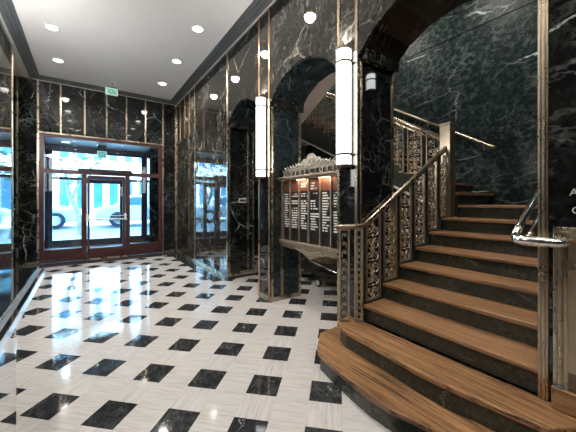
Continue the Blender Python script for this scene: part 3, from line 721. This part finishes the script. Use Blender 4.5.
# ------------------------------------------------------------------ directory board
XD, DY0, DY1 = 2.36, 2.172, 3.50; DC = (DY0 + DY1) / 2
DB = thing('directory_board', 'carved bronze building directory board with white name lists in the middle arch', 'directory board', (XD, DC, .7))
MB().box(XD + .02, XD + .05, DY0, DY1, .9, 1.78).build('back_panel', 'black', DB)
for a in (DY1 - .045, DY0): MB().box(XD - .012, XD + .05, a, a + .045, .90, 1.76).build('frame_post', 'bronze', DB, .004)
for y in (3.288, 3.079, 2.876, 2.653, 2.459):
    MB().box(XD - .01, XD + .03, y - .011, y + .011, .90, 1.75).build('mullion', 'bronze', DB, .003)
MB().box(XD - .05, XD + .06, DY0, DY1, .868, .905).box(XD - .035, XD + .06, DY0, DY1, .838, .868).build('base_rail', 'bronze', DB, .006)
MB().box(XD - .075, XD + .06, DY0, DY1, 1.772, 1.80).box(XD - .055, XD + .06, DY0, DY1, 1.75, 1.772).build('canopy', 'bronze', DB, .006)
MB().box(XD + .005, XD + .05, DY0 + .03, DY1 - .03, 1.80, 1.90).build('frieze', 'bronze_dark', DB)
m = MB()
for z in (1.80, 1.892): m.box(XD - .012, XD + .03, DY0 + .03, DY1 - .03, z, z + .01)
for s in (-1, 1):
    for k in range(5): yy = DC + s * (.49 + .028 * k); m.box(XD - .008, XD + .02, yy - .005, yy + .005, 1.81, 1.893)
m.build('frieze_moulding', 'bronze_pale', DB)
for k, ch in enumerate('DIRECTORY'):
    text_obj('letter', ch, .105, .006, 'bronze_pale', DB, (XD - .004, DC + .42 - .105 * k, 1.812), ROT_SIDE, .78)
half = [(.0, 2.075), (.03, 2.072), (.07, 2.045), (.085, 2.02), (.105, 2.0), (.13, 2.018), (.16, 2.012), (.175, 1.985), (.21, 1.965), (.25, 1.975), (.29, 1.968), (.31, 1.945), (.36, 1.935), (.41, 1.942), (.45, 1.925), (.47, 1.91), (.53, 1.912), (.575, 1.90), (.60, 1.885)]
pol = [(DC - .60, 1.90 - .02)] + [(DC - a, z) for a, z in half[::-1]] + [(DC + a, z) for a, z in half[1:]] + [(DC + .60, 1.88)]
pol = [(DC - a, z) for a, z in half[::-1]] + [(DC + a, z) for a, z in half[1:]]
pol = [(DC + .60, 1.872), (DC - .60, 1.872)] + pol if pol[0][0] < DC else pol
ped = MB().prism(pol, 'x', XD - .0, XD + .03).build('pediment', 'bronze_pale', DB, .004)
m = MB()
for k in range(9):                                   # fan of petals in the middle
    a = PI * (k + .5) / 9
    L = .135 if k in (3, 4, 5) else .11
    m.tube([(XD - .002, DC + .025 * math.cos(a), 1.912 + .02 * math.sin(a)), (XD - .016, DC + L * .6 * math.cos(a), 1.912 + L * .62 * math.sin(a)), (XD - .004, DC + L * math.cos(a), 1.912 + L * 1.02 * math.sin(a))], [.006, .013, .004], 6)
for s in (-1, 1):                                    # side leaves
    for k in range(7):
        y = DC + s * (.13 + .066 * k); z = 1.905; hgt = .088 - .0085 * k
        m.tube([(XD - .002, y, z), (XD - .014, y + s * .022, z + hgt * .55), (XD - .004, y + s * .05, z + hgt)], [.006, .012, .003], 6)
        m.blob((XD - .004, y + s * .035, z + .016), (.012, .014, .012), 1)
m.blob((XD - .01, DC, 1.918), (.018, .022, .022), 2)
m.build('carved_leaves', 'bronze_pale', ped)
# apron ornament below the board
ap = [(DC - .655, .838), (DC - .655, .80), (DC - .5, .80), (DC - .42, .79), (DC - .33, .798), (DC - .24, .778), (DC - .15, .762), (DC - .06, .722), (DC, .70), (DC + .06, .722), (DC + .15, .762), (DC + .24, .778), (DC + .33, .798), (DC + .42, .79), (DC + .5, .80), (DC + .655, .80), (DC + .655, .838)]
apo = MB().prism(ap, 'x', XD - .012, XD + .02).build('apron', 'bronze', DB, .003)
m = MB()
for k in range(26):
    y = DC + (k - 12.5) * .024; zz = .80 - .055 * max(0, 1 - abs(y - DC) / .3)
    m.blob((XD - .014, y, zz + .015), (.009, .009, .011), 1)
    if abs(y - DC) < .2: m.blob((XD - .014, y, zz + .042), (.009, .010, .010), 1)
m.build('beading', 'bronze_pale', apo)
MB().box(XD + .008, XD + .0205, 2.22, 3.45, 1.585, 1.75).build('header_panel', 'copper_panel', DB)
for a in (2.895, 2.69): MB().box(XD + .004, XD + .0085, a, a + .165, 1.60, 1.705, a).build('header_text', 'header_print', DB)
cols = [(3.295, 3.45), (3.09, 3.275), (2.89, 3.065), (2.667, 2.862), (2.474, 2.638), (2.225, 2.445)]
for k, (a, b_) in enumerate(cols):
    MB().box(XD + .012, XD + .021, a, b_, 1.08, 1.565, k * 1.37).build('name_list', 'print', DB)
for y in (3.0, 2.55):
    MB().tube([(XD - .03, y - .09, 1.745), (XD - .03, y + .09, 1.745)], .008, 8).build('lamp_tube', 'warm_lamp', DB)
    l = bpy.data.lights.new('directory_lamp', 'AREA'); l.shape = 'RECTANGLE'; l.size = .03; l.size_y = .2; l.energy = .8; l.color = (1, .6, .38)
    o = bpy.data.objects.new('directory_lamp', l); C.objects.link(o); o.location = (XD - .04, y, 1.735); o.rotation_euler = (0, -.5, 0)
# ------------------------------------------------------------------ objects in the hall under the directory
CT = thing('wooden_cabinet', 'plain wooden cabinet standing in the hall behind the directory board', 'cabinet', (4.2, 4.55, 0))
MB().box(3.96, 4.5, 4.38, 4.75, .06, 1.0).build('body', 'wood_panel', CT, .006)
MB().box(3.98, 4.48, 4.40, 4.73, 0, .06).build('base', 'black', CT)
MB().box(3.93, 4.53, 4.35, 4.78, 1.0, 1.03).build('top', 'wood_panel', CT, .004)
MB().box(3.952, 3.96, 4.41, 4.72, .12, .94).build('door', 'wood_panel', CT, .004)
CR = thing('cart', 'low black cart with a pale wheel on the floor behind the directory board', 'cart', (3.5, 3.9, 0))
m = MB().box(3.25, 3.75, 3.1, 4.55, .20, .27); m.build('deck', 'black', CR, .01)
MB().box(3.28, 3.72, 3.15, 3.75, .27, .33).build('pad', 'black', CR, .03)
MB().tube([(3.26, 4.5, .27), (3.26, 3.9, .40), (3.26, 3.2, .30)], .014, 8).build('side_rail', 'steel', CR)
MB().tube([(3.4, 4.2, .25), (3.4, 4.2, .95)], .018, 8).build('upright', 'black', CR)
for x, y in ((3.24, 3.68), (3.24, 4.4), (3.74, 3.68), (3.74, 4.4)):
    wobj = MB().lathe([(.06, x - .02), (.075, x - .012), (.075, x + .012), (.06, x + .02)], y, .075, 18, 'x').build('wheel', 'black', CR)
    MB().lathe([(.04, x - .028), (.045, x - .02)], y, .075, 14, 'x').build('hub', 'cream', wobj)
BC = thing('bench', 'black upholstered bench against the far side of the hall', 'bench', (4.75, 5.6, 0))
MB().box(4.45, 5.05, 4.9, 6.4, .36, .46).build('seat', 'black', BC, .03)
for x in (4.5, 5.0):
    for y in (4.98, 6.32): MB().box(x - .02, x + .02, y - .02, y + .02, 0, .36).build('leg', 'steel', BC)
# ------------------------------------------------------------------ small wall devices
t = thing('wall_plate', 'small silver plate with dark slot on the marble return beside the window reflection', 'plate', (2.47, 5.008, 1.43))
MB().box(2.385, 2.545, 4.994, 5.009, 1.43, 1.52).build('frame', 'cornice_lip', t, .003)
MB().box(2.405, 2.525, 4.990, 4.995, 1.455, 1.495).build('slot', 'black', t)
t = thing('wall_speaker', 'small white round fixture on the right marble wall', 'wall fixture', (2.15, 6.9, 2.3))
MB().lathe([(.075, XW - .03), (.085, XW - .02), (.085, XW - .001)], 6.9, 2.31, 20, 'x').build('housing', 'white', t)
MB().lathe([(.04, XW - .036), (.045, XW - .029)], 6.9, 2.31, 16, 'x').build('grille', 'cornice_lip', t)
# ------------------------------------------------------------------ counter at left
CN = thing('counter', 'polished black stone counter with metal edge in the left foreground', 'counter', (-.6, 1.2, 0))
top = [(-1.06, -1.5), (-.228, -1.5), (-.228, 2.52), (-.258, 2.63), (-1.06, 2.66)]
MB().prism([(-1.06, -1.5), (-.268, -1.5), (-.268, 2.585), (-.275, 2.625), (-1.06, 2.66)], 'z', .965, 1.0).build('top', 'black_gloss', CN, .004)
MB().box(-.268, -.262, -1.5, 2.585, .968, 1.003).build('edge_strip', 'steel', CN, .001); MB().box(-.244, -.226, -1.5, 2.55, .960, .997).build('edge_strip', 'black_gloss', CN, .002); MB().box(-.226, -.222, -1.5, 2.55, .960, .998).build('edge_strip', 'steel', CN, .001)
MB().box(-.262, -.244, -1.5, 2.57, .962, .995).build('edge_channel', 'black', CN)
MB().box(-1.06, -.25, -1.5, 1.72, .0, .962).build('front_panel', 'mirror', CN, label='mirror polished metal front panel')
for y in (1.78, 1.56): MB().tube([(-.234, y, .962), (-.234, y, .918)], .003, 8).tube([(-.234, y, .922), (-.234, y, .914)], .005, 8).build('drop_peg', 'brass', CN)
# ------------------------------------------------------------------ street outside
w = MB(); w.prism([(10.2, -.1), (60, -.1), (60, .4), (15, .35), (12.2, .15), (10.2, 0.1)], 'x', -40, 40)
struct('street', w, 'road')
struct('sidewalk', MB().box(-40, 40, YO + .3, 12.2, -.1, .2), 'pave')
def building(x0, x1, yf, h, label, cols, rows, mat, seed):
    t = thing('building', label, 'building', ((x0 + x1) / 2, yf, .3))
    MB().box(x0, x1, yf, yf + 6, .3, h, seed).build('wall', mat, t)
    for r in range(rows):
        for c_ in range(cols):
            ww = (x1 - x0) / cols; a = x0 + ww * (c_ + .22); b_ = x0 + ww * (c_ + .78); z = 1.0 + r * 3.2
            f = MB().box(a - .08, b_ + .08, yf - .05, yf + .02, z - .08, z + 2.08).build('window_frame', 'white', t)
            MB().box(a, b_, yf - .06, yf - .045, z, z + 2.0).build('pane', 'win_blue', f)
    MB().box(x0, x1, yf - .25, yf, 3.25, 3.45).build('ledge', 'white', t)
building(-14, -2.6, 22, 10, 'pale building across the street at left', 13, 3, 'pale_wall', 3.)
building(-2.4, 4.6, 22.6, 12, 'pale building across the street behind the door', 8, 3, 'pale_wall', 5.)
building(4.8, 16, 22, 9, 'pale building across the street at right', 13, 2, 'pale_wall', 8.)
def car(x, y, z, mat, label):
    t = thing('car', label, 'car', (x, y, z))
    prof = [(-2.1, .25), (-2.15, .6), (-2.0, .82), (-1.35, .92), (-.85, 1.38), (.55, 1.42), (1.15, .95), (1.95, .82), (2.12, .55), (2.1, .25)]
    MB().prism([(x + a, z + b_) for a, b_ in prof], 'y', y - .85, y + .85).build('body', mat, t, .08)
    MB().prism([(x - 1.18, z + .95), (x - .78, z + 1.31), (x + .48, z + 1.34), (x + .95, z + .95)], 'y', y - .87, y + .87).build('side_window', 'win_blue', t)
    for wx in (-1.3, 1.3):
        for wy in (-.8, .8):
            wh = MB().lathe([(.22, y + wy - .11), (.33, y + wy - .1), (.33, y + wy + .1), (.22, y + wy + .11)], x + wx, z + .33, 20, 'y').build('wheel', 'tyre', t)
            MB().lathe([(.19, y + wy - .13), (.2, y + wy + .13)], x + wx, z + .33, 14, 'y').build('hub_cap', 'steel', wh)
car(2.45, 15.2, .36, 'car_white', 'white car parked across the street, seen through the door glass')
car(-2.3, 15.6, .36, 'car_white', 'white car parked behind the street tree, through the left window')
car(6.9, 15.4, .36, 'car_blue', 'blue car parked farther along the street at right')
TR = thing('street_tree', 'small street tree with pale leaning trunk outside the left window', 'tree', (-.15, 13.2, .2))
MB().tube([(-.12, 13.2, .1), (-.22, 13.2, 1.0), (-.5, 13.2, 1.7), (-.62, 13.25, 2.6)], [.12, .09, .075, .05], 8).tube([(-.42, 13.2, 1.5), (-.1, 13.1, 2.5)], [.05, .03], 6).build('trunk', 'bark', TR)
m = MB(); rt = random.Random(5)
for k in range(520):
    a = rt.uniform(0, 2 * PI); b_ = rt.uniform(-1, 1); r = rt.uniform(.5, 1.) ** .5
    c0 = Vector((-.55 + 1.2 * r * math.cos(a) * math.sqrt(1 - b_ * b_), 13.2 + 1. * r * math.sin(a) * math.sqrt(1 - b_ * b_), 3.0 + .95 * r * b_))
    q = Matrix.Rotation(rt.uniform(0, 6), 3, 'Z') @ Matrix.Rotation(rt.uniform(-1, 1), 3, 'X')
    vs = [m.bm.verts.new(c0 + q @ Vector(p)) for p in ((-.11, 0, 0), (0, .05, .02), (.11, 0, 0), (0, -.05, .02))]
    m.bm.faces.new(vs)
m.build('foliage', 'leaf', TR)
AW = thing('awning', 'long pale awning on the building front across the street', 'awning', (0.2, 21.6, 3.2))
MB().prism([(22.4, 3.7), (21.0, 3.1), (21.0, 3.0), (22.4, 3.6)], 'x', -2.3, 4.4).build('canopy', 'pale_wall', AW)
MB().box(-2.3, 4.4, 20.98, 21.02, 2.75, 3.05).build('valance', 'white', AW)
# ------------------------------------------------------------------ light
wd = bpy.data.worlds.new('sky'); bpy.context.scene.world = wd; wd.use_nodes = True
bg = wd.node_tree.nodes['Background']; bg.inputs[0].default_value = (.42, .74, 1., 1); bg.inputs[1].default_value = 7.
sl = bpy.data.lights.new('sun', 'SUN'); sl.energy = 36.; sl.angle = .01; sl.color = (1, .97, .92)
so = bpy.data.objects.new('sun', sl); C.objects.link(so); so.rotation_euler = (math.radians(38), math.radians(8), 0); so.location = (0, -5, 20)
# ------------------------------------------------------------------ camera
cam = bpy.data.cameras.new('camera'); co = bpy.data.objects.new('camera', cam); C.objects.link(co)
cam.sensor_width = 36; cam.lens = 285.92 / 576 * 36; cam.shift_y = -(216 - 201.78) / 576
cam.clip_start = .02; cam.clip_end = 200
co.location = (0, 0, 1.45); co.rotation_euler = (PI / 2, 0, -math.radians(35.27))
sc = bpy.context.scene; sc.camera = co
sc.view_settings.view_transform = 'Standard'; sc.view_settings.look = 'None'; sc.view_settings.gamma = 1; sc.view_settings.use_curve_mapping = False
sc.view_settings.exposure = 0.12
